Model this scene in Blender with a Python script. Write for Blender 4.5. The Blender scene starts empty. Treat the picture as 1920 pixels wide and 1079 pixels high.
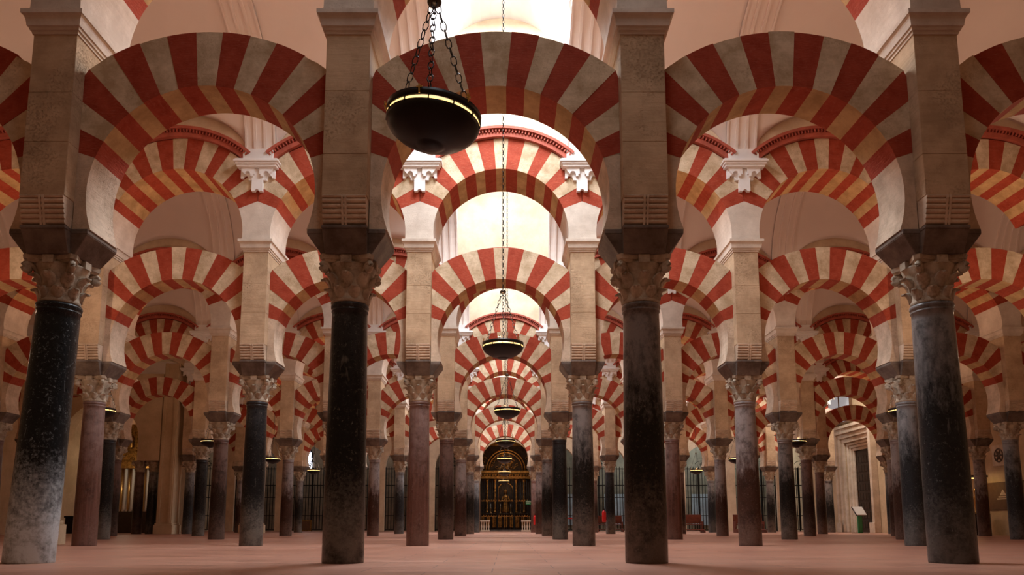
import bpy, bmesh, math, random
from math import pi, sin, cos, tan, sqrt, atan2, radians
from mathutils import Vector, Matrix

S = bpy.context.scene
COL = S.collection
random.seed(7)

# ------------------------------------------------------------------ camera
cam_d = bpy.data.cameras.new('camera')
cam = bpy.data.objects.new('camera', cam_d)
COL.objects.link(cam)
cam_d.sensor_width = 36.0
cam_d.lens = 1450.0 / 1920.0 * 36.0
cam_d.shift_x = 8.0 / 1920.0
cam_d.shift_y = 241.5 / 1920.0
cam_d.clip_end = 300
cam.location = (0.139, 0.0, 0.406)
cam.rotation_euler = (pi / 2 + math.atan(0.141), 0, 0)
S.camera = cam

# ------------------------------------------------------------------ world, exposure
w = bpy.data.worlds.new('hall_ambience')
S.world = w
w.use_nodes = True
w.node_tree.nodes['Background'].inputs[0].default_value = (1.0, 0.52, 0.26, 1)
w.node_tree.nodes['Background'].inputs[1].default_value = 0.14
S.view_settings.view_transform = 'Standard'
S.view_settings.look = 'None'
S.view_settings.exposure = 0.0
S.view_settings.gamma = 1.0
S.view_settings.use_curve_mapping = False
cy = S.cycles
cy.use_denoising = True
cy.max_bounces = 6
cy.diffuse_bounces = 4
cy.glossy_bounces = 2
cy.transmission_bounces = 2
cy.transparent_max_bounces = 4
cy.sample_clamp_indirect = 4.0
cy.caustics_reflective = False
cy.caustics_refractive = False

# ------------------------------------------------------------------ layout constants (metres)
L = 3.3            # distance between columns along an arcade
D = 7.0            # distance between arcades
Y1 = 8.52          # first arcade
NR = 6             # arcades
XW = 19.7          # side walls
def rowy(k): return Y1 + D * (k - 1)
HALF = {1: 2, 2: 3, 3: 5, 4: 6, 5: 6, 6: 6}     # columns each side of the aisle
YB = rowy(7) + 0.55                            # face of the end wall

# ------------------------------------------------------------------ lights
def area(name, loc, sx, sy, power, color, rot=(0, 0, 0)):
    l = bpy.data.lights.new(name, 'AREA')
    l.shape = 'RECTANGLE'; l.size = sx; l.size_y = sy
    l.energy = power; l.color = color
    o = bpy.data.objects.new(name, l); COL.objects.link(o)
    o.location = loc; o.rotation_euler = rot
    return o
def point(name, loc, power, color, r=0.12):
    l = bpy.data.lights.new(name, 'POINT')
    l.energy = power; l.color = color; l.shadow_soft_size = r
    o = bpy.data.objects.new(name, l); COL.objects.link(o); o.location = loc
    return o
SKY_E = {0: 20, 1: 760, 2: 370, 3: 360, 4: 450, 5: 900, 6: 200}
for k in range(0, NR + 1):
    yc = rowy(k) + D / 2
    area('roof_window_and_fill_daylight', (0, yc, 10.93), 1.3, 4.2 if k == 1 else 2.6, SKY_E[k], (0.82, 0.91, 1.0))
WARM = (1.0, 0.60, 0.35)
for k in range(1, NR + 1):                     # uplighters standing on top of the lower arches
    n = HALF[k]
    for j in range(-n + 0, n + 1):
        if abs(j) < 1: continue
        e = 15 if k == 1 else 12
        point('arcade_uplighter', (j * L, rowy(k), 6.3), e, WARM)
area('roof_window_and_fill_daylight', (9.9, rowy(6) + 4.0, 10.2), 1.6, 1.6, 330, (0.95, 0.97, 1.0))  # fill added to brighten the last right bays, its roof window invented
# fill lights added near the portal and in the chapels, their roof windows invented
area('roof_window_and_fill_daylight', (16.7, rowy(5) + 3.5, 10.2), 1.6, 1.6, 420, (1.0, 0.94, 0.86))
CHAPEL_LIGHT = ((8.0, 95), (12.5, 110), (17.0, 85), (-8.6, 20), (-14.5, 12))
for x, e in CHAPEL_LIGHT:
    area('chapel_fill_light', (x, YB + 2.2, 8.42), 1.4, 1.4, e, (0.9, 0.96, 1.0))  # added fill inside each chapel, no roof window known there

# ------------------------------------------------------------------ materials
def new_mat(name):
    m = bpy.data.materials.new(name); m.use_nodes = True
    nt = m.node_tree
    b = nt.nodes['Principled BSDF']
    return m, nt, b
def N(nt, t, **kw):
    n = nt.nodes.new(t)
    for k, v in kw.items(): setattr(n, k, v)
    return n
def noise(nt, vec, scale, detail=4.0, rough=0.6):
    n = N(nt, 'ShaderNodeTexNoise')
    n.inputs['Scale'].default_value = scale
    n.inputs['Detail'].default_value = detail
    n.inputs['Roughness'].default_value = rough
    nt.links.new(vec, n.inputs['Vector'])
    return n.outputs['Fac']
def ramp(nt, fac, stops):
    r = N(nt, 'ShaderNodeValToRGB')
    els = r.color_ramp.elements
    while len(els) < len(stops): els.new(0.5)
    for e, (p, c) in zip(els, stops):
        e.position = p; e.color = (*c, 1)
    nt.links.new(fac, r.inputs['Fac'])
    return r.outputs['Color']
def mixc(nt, fac, a, b, blend='MIX'):
    m = N(nt, 'ShaderNodeMix', data_type='RGBA', blend_type=blend)
    for s, v in ((0, fac), (6, a), (7, b)):
        if isinstance(v, (int, float)): m.inputs[s].default_value = v
        elif isinstance(v, tuple): m.inputs[s].default_value = (*v, 1)
        else: nt.links.new(v, m.inputs[s])
    return m.outputs[2]
def mth(nt, op, a, b=None, clamp=False):
    m = N(nt, 'ShaderNodeMath', operation=op); m.use_clamp = clamp
    for i, v in enumerate((a, b)):
        if v is None: continue
        if isinstance(v, (int, float)): m.inputs[i].default_value = v
        else: nt.links.new(v, m.inputs[i])
    return m.outputs[0]
def pos(nt, scale=(1, 1, 1)):
    g = N(nt, 'ShaderNodeNewGeometry')
    mp = N(nt, 'ShaderNodeMapping'); mp.inputs['Scale'].default_value = scale
    nt.links.new(g.outputs['Position'], mp.inputs['Vector'])
    return mp.outputs['Vector']
def bump(nt, b, h, strength, dist=0.02):
    n = N(nt, 'ShaderNodeBump')
    n.inputs['Strength'].default_value = strength; n.inputs['Distance'].default_value = dist
    nt.links.new(h, n.inputs['Height']); nt.links.new(n.outputs[0], b.inputs['Normal'])
def stone(name, c1, c2, c3=None, scale=3.0, bs=0.35, rough=0.85, grain=38.0):
    """weathered limestone: broad mottling, patchy pitting, faint horizontal tooling"""
    m, nt, b = new_mat(name)
    v = pos(nt)
    f = noise(nt, v, scale, 8, 0.68)
    c = ramp(nt, f, [(0.37, tuple(x * 0.86 for x in c1)), (0.63, c2)])
    g = noise(nt, v, grain, 5, 0.72)
    patch = noise(nt, v, scale * 0.8, 3, 0.5)
    pm = mth(nt, 'MULTIPLY', mth(nt, 'SUBTRACT', patch, 0.46, True), 5.0, True)
    pit = mth(nt, 'MULTIPLY', mth(nt, 'MULTIPLY', mth(nt, 'SUBTRACT', g, 0.50, True), 5.5, True), pm)
    c = mixc(nt, mth(nt, 'MULTIPLY', pit, 0.8), c, c3 or tuple(x * 0.6 for x in c1))
    tl = noise(nt, pos(nt, (2.0, 2.0, 16)), 1.0, 4, 0.6)
    c = mixc(nt, mth(nt, 'MULTIPLY', mth(nt, 'SUBTRACT', tl, 0.55, True), 1.5, True), c, c3 or c1)
    nt.links.new(c, b.inputs['Base Color'])
    b.inputs['Roughness'].default_value = rough
    b.inputs['Specular IOR Level'].default_value = 0.2
    bump(nt, b, mth(nt, 'SUBTRACT', mth(nt, 'ADD', mth(nt, 'MULTIPLY', tl, 0.6), f), pit), bs)
    return m
def plain(name, c, rough=0.6, metal=0.0, var=0.0, scale=6.0, spec=0.4):
    m, nt, b = new_mat(name)
    b.inputs['Roughness'].default_value = rough; b.inputs['Metallic'].default_value = metal
    b.inputs['Specular IOR Level'].default_value = spec
    if var:
        f = noise(nt, pos(nt), scale, 4)
        nt.links.new(ramp(nt, f, [(0.3, tuple(x * (1 - var) for x in c)), (0.7, tuple(min(1, x * (1 + var)) for x in c))]), b.inputs['Base Color'])
    else:
        b.inputs['Base Color'].default_value = (*c, 1)
    return m
def glow(name, c, e):
    m, nt, b = new_mat(name)
    b.inputs['Base Color'].default_value = (*c, 1)
    b.inputs['Emission Color'].default_value = (*c, 1); b.inputs['Emission Strength'].default_value = e
    return m

M = {}
M['sandstone'] = stone('sandstone', (0.50, 0.345, 0.215), (0.64, 0.46, 0.30), (0.30, 0.19, 0.10), 1.8, 0.6)
M['springer_stone'] = stone('springer_stone', (0.56, 0.42, 0.30), (0.72, 0.56, 0.42), (0.42, 0.29, 0.19), 3.0, 0.5)
M['pale_block'] = stone('pale_block', (0.66, 0.56, 0.47), (0.74, 0.65, 0.56), (0.55, 0.45, 0.36), 2.0, 0.2)
M['cream_voussoir'] = stone('cream_voussoir', (0.54, 0.39, 0.24), (0.74, 0.59, 0.42), (0.42, 0.28, 0.16), 3.5, 0.4)
def red_mat():
    m, nt, b = new_mat('red_brick_voussoir')
    v = pos(nt)
    f = noise(nt, v, 5.0, 6, 0.7)
    c = ramp(nt, f, [(0.28, (0.27, 0.034, 0.014)), (0.72, (0.42, 0.075, 0.038))])
    s = noise(nt, pos(nt, (14, 14, 60)), 1.0, 3, 0.6)
    c = mixc(nt, mth(nt, 'MULTIPLY', mth(nt, 'SUBTRACT', s, 0.55, True), 1.6, True), c, (0.52, 0.20, 0.13))
    nt.links.new(c, b.inputs['Base Color']); b.inputs['Roughness'].default_value = 0.8
    b.inputs['Specular IOR Level'].default_value = 0.2
    bump(nt, b, mth(nt, 'ADD', s, f), 0.3)
    return m
M['ochre_soffit'] = stone('ochre_soffit', (0.46, 0.29, 0.13), (0.60, 0.40, 0.20), (0.36, 0.22, 0.10), 3.0, 0.25)
M['red_brick'] = red_mat()
M['dentil_red'] = plain('dentil_red', (0.42, 0.095, 0.06), 0.75, var=0.2)
M['grey_impost'] = stone('grey_impost', (0.115, 0.085, 0.068), (0.22, 0.175, 0.145), (0.07, 0.05, 0.04), 3.0, 0.3, 0.6)
M['capital_stone'] = stone('capital_stone', (0.35, 0.28, 0.205), (0.55, 0.455, 0.345), (0.17, 0.12, 0.08), 5.0, 0.35, 0.7, 30)
M['plaster'] = plain('plaster', (0.86, 0.75, 0.68), 0.85, var=0.03, scale=1.0, spec=0.2)
M['white_plaster'] = plain('white_plaster', (0.85, 0.82, 0.80), 0.8, var=0.02, spec=0.2)
M['cream_wall'] = stone('cream_wall', (0.74, 0.58, 0.40), (0.82, 0.68, 0.50), (0.70, 0.54, 0.37), 1.2, 0.12, 0.85, 20)
M['wall_side'] = stone('wall_side', (0.60, 0.45, 0.28), (0.70, 0.54, 0.36), (0.54, 0.40, 0.25), 0.8, 0.1, 0.85, 16)
M['portal_stone'] = stone('portal_stone', (0.62, 0.50, 0.38), (0.76, 0.64, 0.51), (0.5, 0.38, 0.27), 1.6, 0.3)
M['iron'] = plain('black_iron', (0.012, 0.011, 0.010), 0.5, 0.6)
M['lamp_black'] = plain('lamp_black', (0.010, 0.008, 0.008), 0.38, 0.4, spec=0.5)
M['hub_bronze'] = plain('hub_bronze', (0.09, 0.07, 0.05), 0.4, 0.8)
M['brass'] = plain('brass', (0.62, 0.40, 0.15), 0.3, 1.0)
M['gold'] = plain('aged_gold', (0.36, 0.19, 0.05), 0.42, 0.85, var=0.7, scale=9)
M['bronze_dark'] = plain('dark_gilt', (0.035, 0.018, 0.008), 0.5, 0.4, var=0.7, scale=7)
M['dark_wood'] = plain('dark_wood', (0.035, 0.018, 0.010), 0.5, var=0.3)
M['red_wood'] = plain('red_wood', (0.14, 0.035, 0.018), 0.45, var=0.3)
M['red_paint'] = plain('red_paint', (0.55, 0.012, 0.012), 0.35)
M['green_sign'] = plain('green_sign', (0.03, 0.22, 0.08), 0.5)
M['white_paint'] = plain('white_paint', (0.75, 0.74, 0.72), 0.5)
M['marble_white'] = plain('marble_white', (0.70, 0.58, 0.45), 0.5, var=0.12)
M['curtain_blue'] = plain('curtain_blue', (0.30, 0.40, 0.48), 0.8, var=0.25, scale=2)
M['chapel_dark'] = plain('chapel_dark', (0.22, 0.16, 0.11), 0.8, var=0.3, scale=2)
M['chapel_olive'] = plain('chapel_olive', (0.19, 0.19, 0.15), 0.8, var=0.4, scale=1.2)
M['sky_glass'] = glow('sky_glass', (0.9, 0.96, 1.0), 6.0)
M['lattice_glow'] = glow('lattice_glow', (0.86, 0.88, 1.0), 4.0)
M['grey_window'] = glow('grey_window', (0.50, 0.53, 0.58), 0.35)
M['lamp_glow'] = glow('lamp_glow', (1.0, 0.62, 0.22), 2.2)
M['case_glow'] = glow('case_glow', (1.0, 0.70, 0.25), 0.5)
M['grey_bin'] = plain('grey_bin', (0.20, 0.19, 0.18), 0.5)
M['brown_panel'] = plain('brown_panel', (0.16, 0.09, 0.05), 0.6, var=0.15)

def floor_mat():
    m, nt, b = new_mat('pink_marble_floor')
    v = pos(nt)
    br = N(nt, 'ShaderNodeTexBrick')
    br.inputs['Scale'].default_value = 1.0
    br.inputs['Brick Width'].default_value = 1.15; br.inputs['Row Height'].default_value = 0.62
    br.inputs['Mortar Size'].default_value = 0.006
    br.inputs['Color1'].default_value = (0.48, 0.28, 0.205, 1); br.inputs['Color2'].default_value = (0.54, 0.325, 0.245, 1)
    br.inputs['Mortar'].default_value = (0.22, 0.13, 0.10, 1)
    nt.links.new(v, br.inputs['Vector'])
    f = noise(nt, pos(nt, (0.5, 2.2, 1)), 1.6, 6, 0.7)
    c = mixc(nt, 0.75, br.outputs['Color'], ramp(nt, f, [(0.3, (0.34, 0.24, 0.22)), (0.7, (0.62, 0.52, 0.47))]), 'OVERLAY')
    nt.links.new(c, b.inputs['Base Color'])
    nt.links.new(ramp(nt, f, [(0.3, (0.30,) * 3), (0.7, (0.52,) * 3)]), b.inputs['Roughness'])
    b.inputs['Specular IOR Level'].default_value = 0.5
    bump(nt, b, mth(nt, 'ADD', f, br.outputs['Fac']), 0.08, 0.01)
    return m
M['floor'] = floor_mat()

def column_mat(name, top, mid, foot, z_dark=(1.3, 2.3), z_foot=0.55, fleck=(0.35, 0.36, 0.36), vein=None):
    """polished shaft: dark body, paler weathered neck above z_dark, scuffed pale foot, flecks and scratches"""
    m, nt, b = new_mat(name)
    v = pos(nt)
    g = N(nt, 'ShaderNodeNewGeometry'); sx = N(nt, 'ShaderNodeSeparateXYZ')
    nt.links.new(g.outputs['Position'], sx.inputs[0]); z = sx.outputs[2]
    n1 = noise(nt, v, 4.0, 7, 0.7)
    n2 = noise(nt, v, 26.0, 5, 0.7)
    n3 = noise(nt, pos(nt, (1, 1, 0.35)), 12.0, 6, 0.75)
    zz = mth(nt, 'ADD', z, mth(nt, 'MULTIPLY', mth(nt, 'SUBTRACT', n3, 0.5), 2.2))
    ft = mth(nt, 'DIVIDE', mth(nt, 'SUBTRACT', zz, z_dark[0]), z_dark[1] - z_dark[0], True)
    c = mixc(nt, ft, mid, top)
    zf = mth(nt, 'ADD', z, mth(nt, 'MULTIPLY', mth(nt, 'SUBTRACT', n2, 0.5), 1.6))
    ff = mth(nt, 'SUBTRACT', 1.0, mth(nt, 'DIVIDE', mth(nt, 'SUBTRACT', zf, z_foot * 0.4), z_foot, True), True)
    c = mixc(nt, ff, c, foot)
    n4 = noise(nt, v, 30.0, 6, 0.8)
    n5 = noise(nt, v, 5.0, 6, 0.75)
    c = mixc(nt, mth(nt, 'MULTIPLY', mth(nt, 'SUBTRACT', n1, 0.50, True), 4.0, True), c, tuple(x * 0.30 for x in mid))
    c = mixc(nt, mth(nt, 'MULTIPLY', mth(nt, 'SUBTRACT', n5, 0.52, True), 3.5, True), c, mid)
    fp = mth(nt, 'MULTIPLY', mth(nt, 'SUBTRACT', 0.60, n5, True), 6.0, True)
    fl = mth(nt, 'MULTIPLY', mth(nt, 'SUBTRACT', n4, 0.56, True), 9.0, True)
    c = mixc(nt, mth(nt, 'MULTIPLY', mth(nt, 'MULTIPLY', fl, fp), 0.75), c, fleck)
    sv = N(nt, 'ShaderNodeMapping'); sv.inputs['Rotation'].default_value = (0.6, 0.5, 0.2); sv.inputs['Scale'].default_value = (2, 60, 2.5)
    nt.links.new(g.outputs['Position'], sv.inputs[0])
    sc = noise(nt, sv.outputs[0], 1.0, 3, 0.7)
    c = mixc(nt, mth(nt, 'MULTIPLY', mth(nt, 'SUBTRACT', sc, 0.66, True), 5.0, True), c, fleck)
    if vein:
        ve = noise(nt, pos(nt, (16, 16, 0.7)), 1.0, 5, 0.65)
        c = mixc(nt, mth(nt, 'MULTIPLY', mth(nt, 'SUBTRACT', ve, 0.45, True), 3.0, True), c, vein)
    nt.links.new(c, b.inputs['Base Color'])
    nt.links.new(mth(nt, 'ADD', mth(nt, 'MULTIPLY', n2, 0.30), 0.16), b.inputs['Roughness'])
    b.inputs['Specular IOR Level'].default_value = 0.27
    bump(nt, b, n2, 0.12, 0.01)
    return m
CM = {
    'black': column_mat('black_marble', (0.040, 0.040, 0.043), (0.006, 0.006, 0.007), (0.15, 0.135, 0.115), (1.9, 3.2), 0.70, (0.24, 0.22, 0.18)),
    'blackworn': column_mat('black_marble_worn', (0.014, 0.017, 0.020), (0.006, 0.009, 0.012), (0.58, 0.66, 0.70), (2.2, 3.6), 0.85, (0.48, 0.58, 0.62)),
    'grey': column_mat('grey_marble', (0.22, 0.19, 0.175), (0.009, 0.007, 0.006), (0.13, 0.10, 0.08), (1.6, 2.4), 0.65, (0.26, 0.21, 0.17)),
    'slate': column_mat('slate_marble', (0.24, 0.235, 0.235), (0.016, 0.017, 0.019), (0.10, 0.095, 0.088), (1.7, 2.6), 0.6, (0.24, 0.24, 0.24)),
    'brown': column_mat('brown_marble', (0.26, 0.175, 0.155), (0.10, 0.042, 0.028), (0.15, 0.085, 0.065), (1.2, 2.6), 0.4, (0.24, 0.17, 0.15), (0.19, 0.095, 0.075)),
    'greybrown': column_mat('grey_brown_marble', (0.29, 0.24, 0.225), (0.050, 0.021, 0.014), (0.13, 0.080, 0.062), (1.4, 2.0), 0.5, (0.24, 0.18, 0.15)),
    'darkbrown': column_mat('dark_brown_marble', (0.17, 0.105, 0.088), (0.022, 0.011, 0.008), (0.12, 0.078, 0.062), (1.3, 2.3), 0.65, (0.2, 0.15, 0.12)),
}
CNAME = {'black': 'polished black', 'blackworn': 'black pale-footed', 'grey': 'grey-topped black', 'slate': 'slate grey', 'brown': 'veined brown', 'greybrown': 'grey and brown', 'darkbrown': 'dark brown'}

# ------------------------------------------------------------------ mesh helpers
def box(bm, c, s, mi=0, rot=None):
    r = bmesh.ops.create_cube(bm, size=1.0, matrix=Matrix.Translation(c) @ (rot or Matrix.Identity(4)) @ Matrix.Diagonal((*s, 1)))
    fs = set()
    for v in r['verts']:
        fs.update(v.link_faces)
    for f in fs: f.material_index = mi
    return r['verts']
def b2(bm, x0, x1, y0, y1, z0, z1, mi=0):
    return box(bm, ((x0 + x1) / 2, (y0 + y1) / 2, (z0 + z1) / 2), (x1 - x0, y1 - y0, z1 - z0), mi)
def prism(bm, poly, y0, y1, mi=0):
    """outline in x,z (counter-clockwise seen from -y) pushed from y0 to y1"""
    a = [bm.verts.new((x, y0, z)) for x, z in poly]
    b = [bm.verts.new((x, y1, z)) for x, z in poly]
    n = len(poly)
    fs = [bm.faces.new(a), bm.faces.new(b[::-1])]
    for i in range(n):
        fs.append(bm.faces.new((a[i], b[i], b[(i + 1) % n], a[(i + 1) % n])))
    for f in fs: f.material_index = mi
    return fs
def prism_x(bm, poly, x0, x1, mi=0):
    """outline in y,z pushed from x0 to x1"""
    a = [bm.verts.new((x0, y, z)) for y, z in poly]
    b = [bm.verts.new((x1, y, z)) for y, z in poly]
    n = len(poly)
    fs = [bm.faces.new(a), bm.faces.new(b[::-1])]
    for i in range(n):
        fs.append(bm.faces.new((a[i], b[i], b[(i + 1) % n], a[(i + 1) % n])))
    for f in fs: f.material_index = mi
def lathe(bm, prof, seg=32, mi=0, cx=0, cy_=0, smooth=True):
    rings = []
    for r, z in prof:
        rings.append([bm.verts.new((cx + r * cos(2 * pi * i / seg), cy_ + r * sin(2 * pi * i / seg), z)) for i in range(seg)])
    for a, b in zip(rings, rings[1:]):
        for i in range(seg):
            f = bm.faces.new((a[i], a[(i + 1) % seg], b[(i + 1) % seg], b[i])); f.material_index = mi; f.smooth = smooth
    f = bm.faces.new(rings[0][::-1]); f.material_index = mi
    f = bm.faces.new(rings[-1]); f.material_index = mi
def tube(bm, pts, r, seg=8, mi=0, closed=False):
    pts = [Vector(p) for p in pts]; n = len(pts); rings = []
    for i, p in enumerate(pts):
        if closed: t = pts[(i + 1) % n] - pts[i - 1]
        else: t = pts[min(i + 1, n - 1)] - pts[max(i - 1, 0)]
        t.normalize()
        u = t.cross(Vector((0, 0, 1)))
        if u.length < 1e-3: u = t.cross(Vector((0, 1, 0)))
        u.normalize(); v = t.cross(u)
        rr = r[i] if isinstance(r, (list, tuple)) else r
        rings.append([bm.verts.new(p + (u * cos(2 * pi * j / seg) + v * sin(2 * pi * j / seg)) * rr) for j in range(seg)])
    m = n if closed else n - 1
    for i in range(m):
        a, b = rings[i], rings[(i + 1) % n]
        for j in range(seg):
            f = bm.faces.new((a[j], a[(j + 1) % seg], b[(j + 1) % seg], b[j])); f.smooth = True; f.material_index = mi
    if not closed:
        bm.faces.new(rings[0][::-1]).material_index = mi; bm.faces.new(rings[-1]).material_index = mi
def mesh(name, bm, mats, bevel=0.0, recalc=True):
    if bevel:
        bmesh.ops.bevel(bm, geom=[e for e in bm.edges], offset=bevel, segments=1, affect='EDGES', clamp_overlap=True)
    if recalc: bmesh.ops.recalc_face_normals(bm, faces=bm.faces)
    me = bpy.data.meshes.new(name); bm.to_mesh(me); bm.free()
    for m in (mats if isinstance(mats, (list, tuple)) else [mats]): me.materials.append(m)
    return me
def put(name, me, parent=None, loc=(0, 0, 0), rot=(0, 0, 0), scale=(1, 1, 1)):
    o = bpy.data.objects.new(name, me); COL.objects.link(o)
    o.parent = parent; o.location = loc; o.rotation_euler = rot; o.scale = scale
    return o
def tag(o, label, cat, group=None):
    o['label'] = label; o['category'] = cat; o['kind'] = 'thing'
    if group: o['group'] = group
    return o
def thing(name, label, cat, loc=(0, 0, 0), rz=0, group=None):
    o = bpy.data.objects.new(name, None); COL.objects.link(o)
    o.location = loc; o.rotation_euler = (0, 0, rz); o.empty_display_size = 0.2
    return tag(o, label, cat, group)
def struct(name, me, loc=(0, 0, 0), rot=(0, 0, 0), parent=None):
    o = put(name, me, parent, loc, rot)
    if parent is None: o['kind'] = 'structure'
    return o

ORD = ['', 'first', 'second', 'third', 'fourth', 'fifth', 'sixth', 'seventh']
def row_phrase(k): return 'front row' if k == 1 else ORD[k] + ' row back'
def col_phrase(c):      # c = +-1, +-2 ...
    return ORD[abs(c)] + (' left' if c < 0 else ' right') + ' of central aisle'
def bay_phrase(j):
    if j == 0: return 'over the central aisle'
    return ORD[abs(j)] + ' bay ' + ('left' if j < 0 else 'right') + ' of central aisle'

# ------------------------------------------------------------------ setting: floor
bm = bmesh.new(); b2(bm, -40, 40, -12, 70, -0.3, 0)
struct('floor', mesh('floor', bm, M['floor']))

# ------------------------------------------------------------------ the arcade parts
# heights
Z_CAP0, Z_CAP1, Z_IMP, Z_COR, Z_PIER, Z_BLK = 2.87, 3.38, 3.66, 3.98, 5.88, 6.12
LO = dict(R=1.28, zc=4.10, Re=2.21, ze=3.84, a0=18.5, t=0.30)
UP = dict(R=1.37, zc=6.27, Re=2.04, ze=6.25, a0=22.0, t=0.55)
def ray_ext(A, th):
    lim = 1.404 if A is LO else 1.645
    """distance from the intrados centre to the extrados along angle th, cut at the pier axis"""
    dz = A['zc'] - A['ze']
    c, s = cos(th), sin(th)
    b = dz * s
    t = -b + sqrt(b * b - dz * dz + A['Re'] ** 2)
    if abs(c) > 1e-6: t = min(t, lim / abs(c))
    return t
def voussoirs(A, seed):
    rnd = random.Random(seed)
    bm = bmesh.new()
    n = 15
    a0, a1 = radians(A['a0']), pi - radians(A['a0'])
    st = (a1 - a0) / n
    cuts = [a0] + [a0 + st * i + rnd.uniform(-0.07, 0.07) * st for i in range(1, n)] + [a1]
    t = A['t']
    for i in range(n):
        sub = 4
        ang = [cuts[i] + (cuts[i + 1] - cuts[i]) * q / sub for q in range(sub + 1)]
        jo = rnd.uniform(-0.012, 0.012)
        inn = [(A['R'] * cos(a), A['zc'] + A['R'] * sin(a)) for a in ang]
        out = [((ray_ext(A, a) + (jo if abs(ray_ext(A, a) * cos(a)) < 1.2 else 0)) * cos(a),
                A['zc'] + (ray_ext(A, a) + (jo if abs(ray_ext(A, a) * cos(a)) < 1.2 else 0)) * sin(a)) for a in ang]
        jy = rnd.uniform(-0.004, 0.004)
        mi = i % 2          # 0 red at the ends
        for q in range(sub):
            poly = [inn[q], out[q], out[q + 1], inn[q + 1]]
            prism(bm, poly, -t + jy, t + jy, mi)
    bmesh.ops.remove_doubles(bm, verts=bm.verts, dist=1e-5)
    for f in bm.faces:
        if f.material_index == 1 and all(abs(sqrt(v.co.x ** 2 + (v.co.z - A['zc']) ** 2) - A['R']) < 2e-3 for v in f.verts): f.material_index = 2
    # drop inner partition faces between the sub-blocks of one voussoir
    dead = []
    seen = {}
    for f in bm.faces:
        k = tuple(sorted(v.index for v in f.verts))
    bm.verts.index_update()
    for f in bm.faces:
        k = tuple(sorted(v.index for v in f.verts))
        if k in seen: dead += [f, seen[k]]
        else: seen[k] = f
    bmesh.ops.delete(bm, geom=list(set(dead)), context='FACES_ONLY')
    return mesh('voussoir_ring', bm, [M['red_brick'], M['cream_voussoir'], M['ochre_soffit']])
def springer(A, z0, side):
    bm = bmesh.new(); a1 = radians(A['a0'])
    a0 = math.asin((z0 - A['zc']) / A['R'])
    pts = [(A['R'] * cos(a0 + (a1 - a0) * q / 10), A['zc'] + A['R'] * sin(a0 + (a1 - a0) * q / 10)) for q in range(11)]
    pts += [(1.404, A['zc'] + 1.404 * tan(a1)), (1.404, z0)]
    if side < 0: pts = [(-x, z) for x, z in pts][::-1]
    prism(bm, pts, -A['t'], A['t'])
    return mesh('springer', bm, M['springer_stone'])
RINGS_LO = [voussoirs(LO, s) for s in range(4)]
RINGS_UP = [voussoirs(UP, s + 20) for s in range(4)]
SPR = {s: springer(LO, Z_IMP, s) for s in (-1, 1)}
def dentil_band():
    bm = bmesh.new()
    R0, R1, zc = UP['Re'] + 0.014, UP['Re'] + 0.20, UP['ze']
    am = math.acos(1.36 / R0)
    n = 40
    def arc(r): return [(r * cos(am + (pi - 2 * am) * i / n), zc + r * sin(am + (pi - 2 * am) * i / n)) for i in range(n + 1)]
    def band(r0, r1, y0):
        p = arc(r0); q = arc(r1)
        for i in range(n):
            prism(bm, [p[i], q[i], q[i + 1], p[i + 1]], y0, -0.461)
    band(R0, R0 + 0.09, -0.63); band(R0 + 0.09, R0 + 0.15, -0.60); band(R0 + 0.15, R1 + 0.02, -0.70)
    for i in range(46):
        a = am + (pi - 2 * am) * (i + 0.5) / 46
        r = R0 + 0.12
        box(bm, (r * cos(a), -0.63, zc + r * sin(a)), (0.028, 0.08, 0.062), 0, Matrix.Rotation(-(a - pi / 2), 4, 'Y'))
    return mesh('dentil_cornice', bm, M['dentil_red'])
DENT = dentil_band()

def shaft_mesh(key):
    bm = bmesh.new()
    prof = [(0.222, 0.0), (0.226, 0.02), (0.224, 0.5), (0.218, 1.3), (0.208, 2.1), (0.199, 2.70), (0.197, 2.78),
            (0.206, 2.785), (0.206, 2.80), (0.200, 2.805), (0.200, 2.82), (0.210, 2.825), (0.213, 2.85), (0.208, 2.87)]
    lathe(bm, prof, 40)
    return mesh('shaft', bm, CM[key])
SHAFT = {k: shaft_mesh(k) for k in CM}

def leaf(bm, ang, z0, h, w, r0, out, curl):
    """acanthus-like leaf: a strip leaning outward and rolling over at the tip"""
    T = Matrix.Rotation(ang, 4, 'Z')
    rows = []
    prof = [(0, r0, 0.55), (0.3, r0 + out * 0.10, 0.85), (0.6, r0 + out * 0.32, 1.0), (0.85, r0 + out * 0.72, 0.9),
            (1.0, r0 + out * 1.05, 0.65), (0.95, r0 + out * 1.05 + curl * 0.6, 0.42), (0.80, r0 + out * 0.95 + curl * 0.55, 0.22)]
    for t, r, ww in prof:
        row = []
        for q in (-1, -0.5, 0, 0.5, 1):
            rr = r - abs(q) ** 2 * 0.018 + (0.014 if q == 0 else 0)
            row.append(T @ Vector((rr, q * w * ww, z0 + h * t)))
        rows.append(row)
    back = [[T @ (T.inverted() @ p + Vector((-0.03, 0, 0.0))) for p in row] for row in rows]
    F = [[bm.verts.new(p) for p in row] for row in rows]
    B = [[bm.verts.new(p) for p in row] for row in back]
    for i in range(len(rows) - 1):
        for j in range(4):
            for f in (bm.faces.new((F[i][j], F[i][j + 1], F[i + 1][j + 1], F[i + 1][j])), bm.faces.new((B[i][j + 1], B[i][j], B[i + 1][j], B[i + 1][j + 1]))):
                f.smooth = True
        bm.faces.new((B[i][0], F[i][0], F[i + 1][0], B[i + 1][0])); bm.faces.new((F[i][4], B[i][4], B[i + 1][4], F[i + 1][4]))
    for j in range(4):
        bm.faces.new((F[0][j + 1], F[0][j], B[0][j], B[0][j + 1])); bm.faces.new((F[-1][j], F[-1][j + 1], B[-1][j + 1], B[-1][j]))
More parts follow.
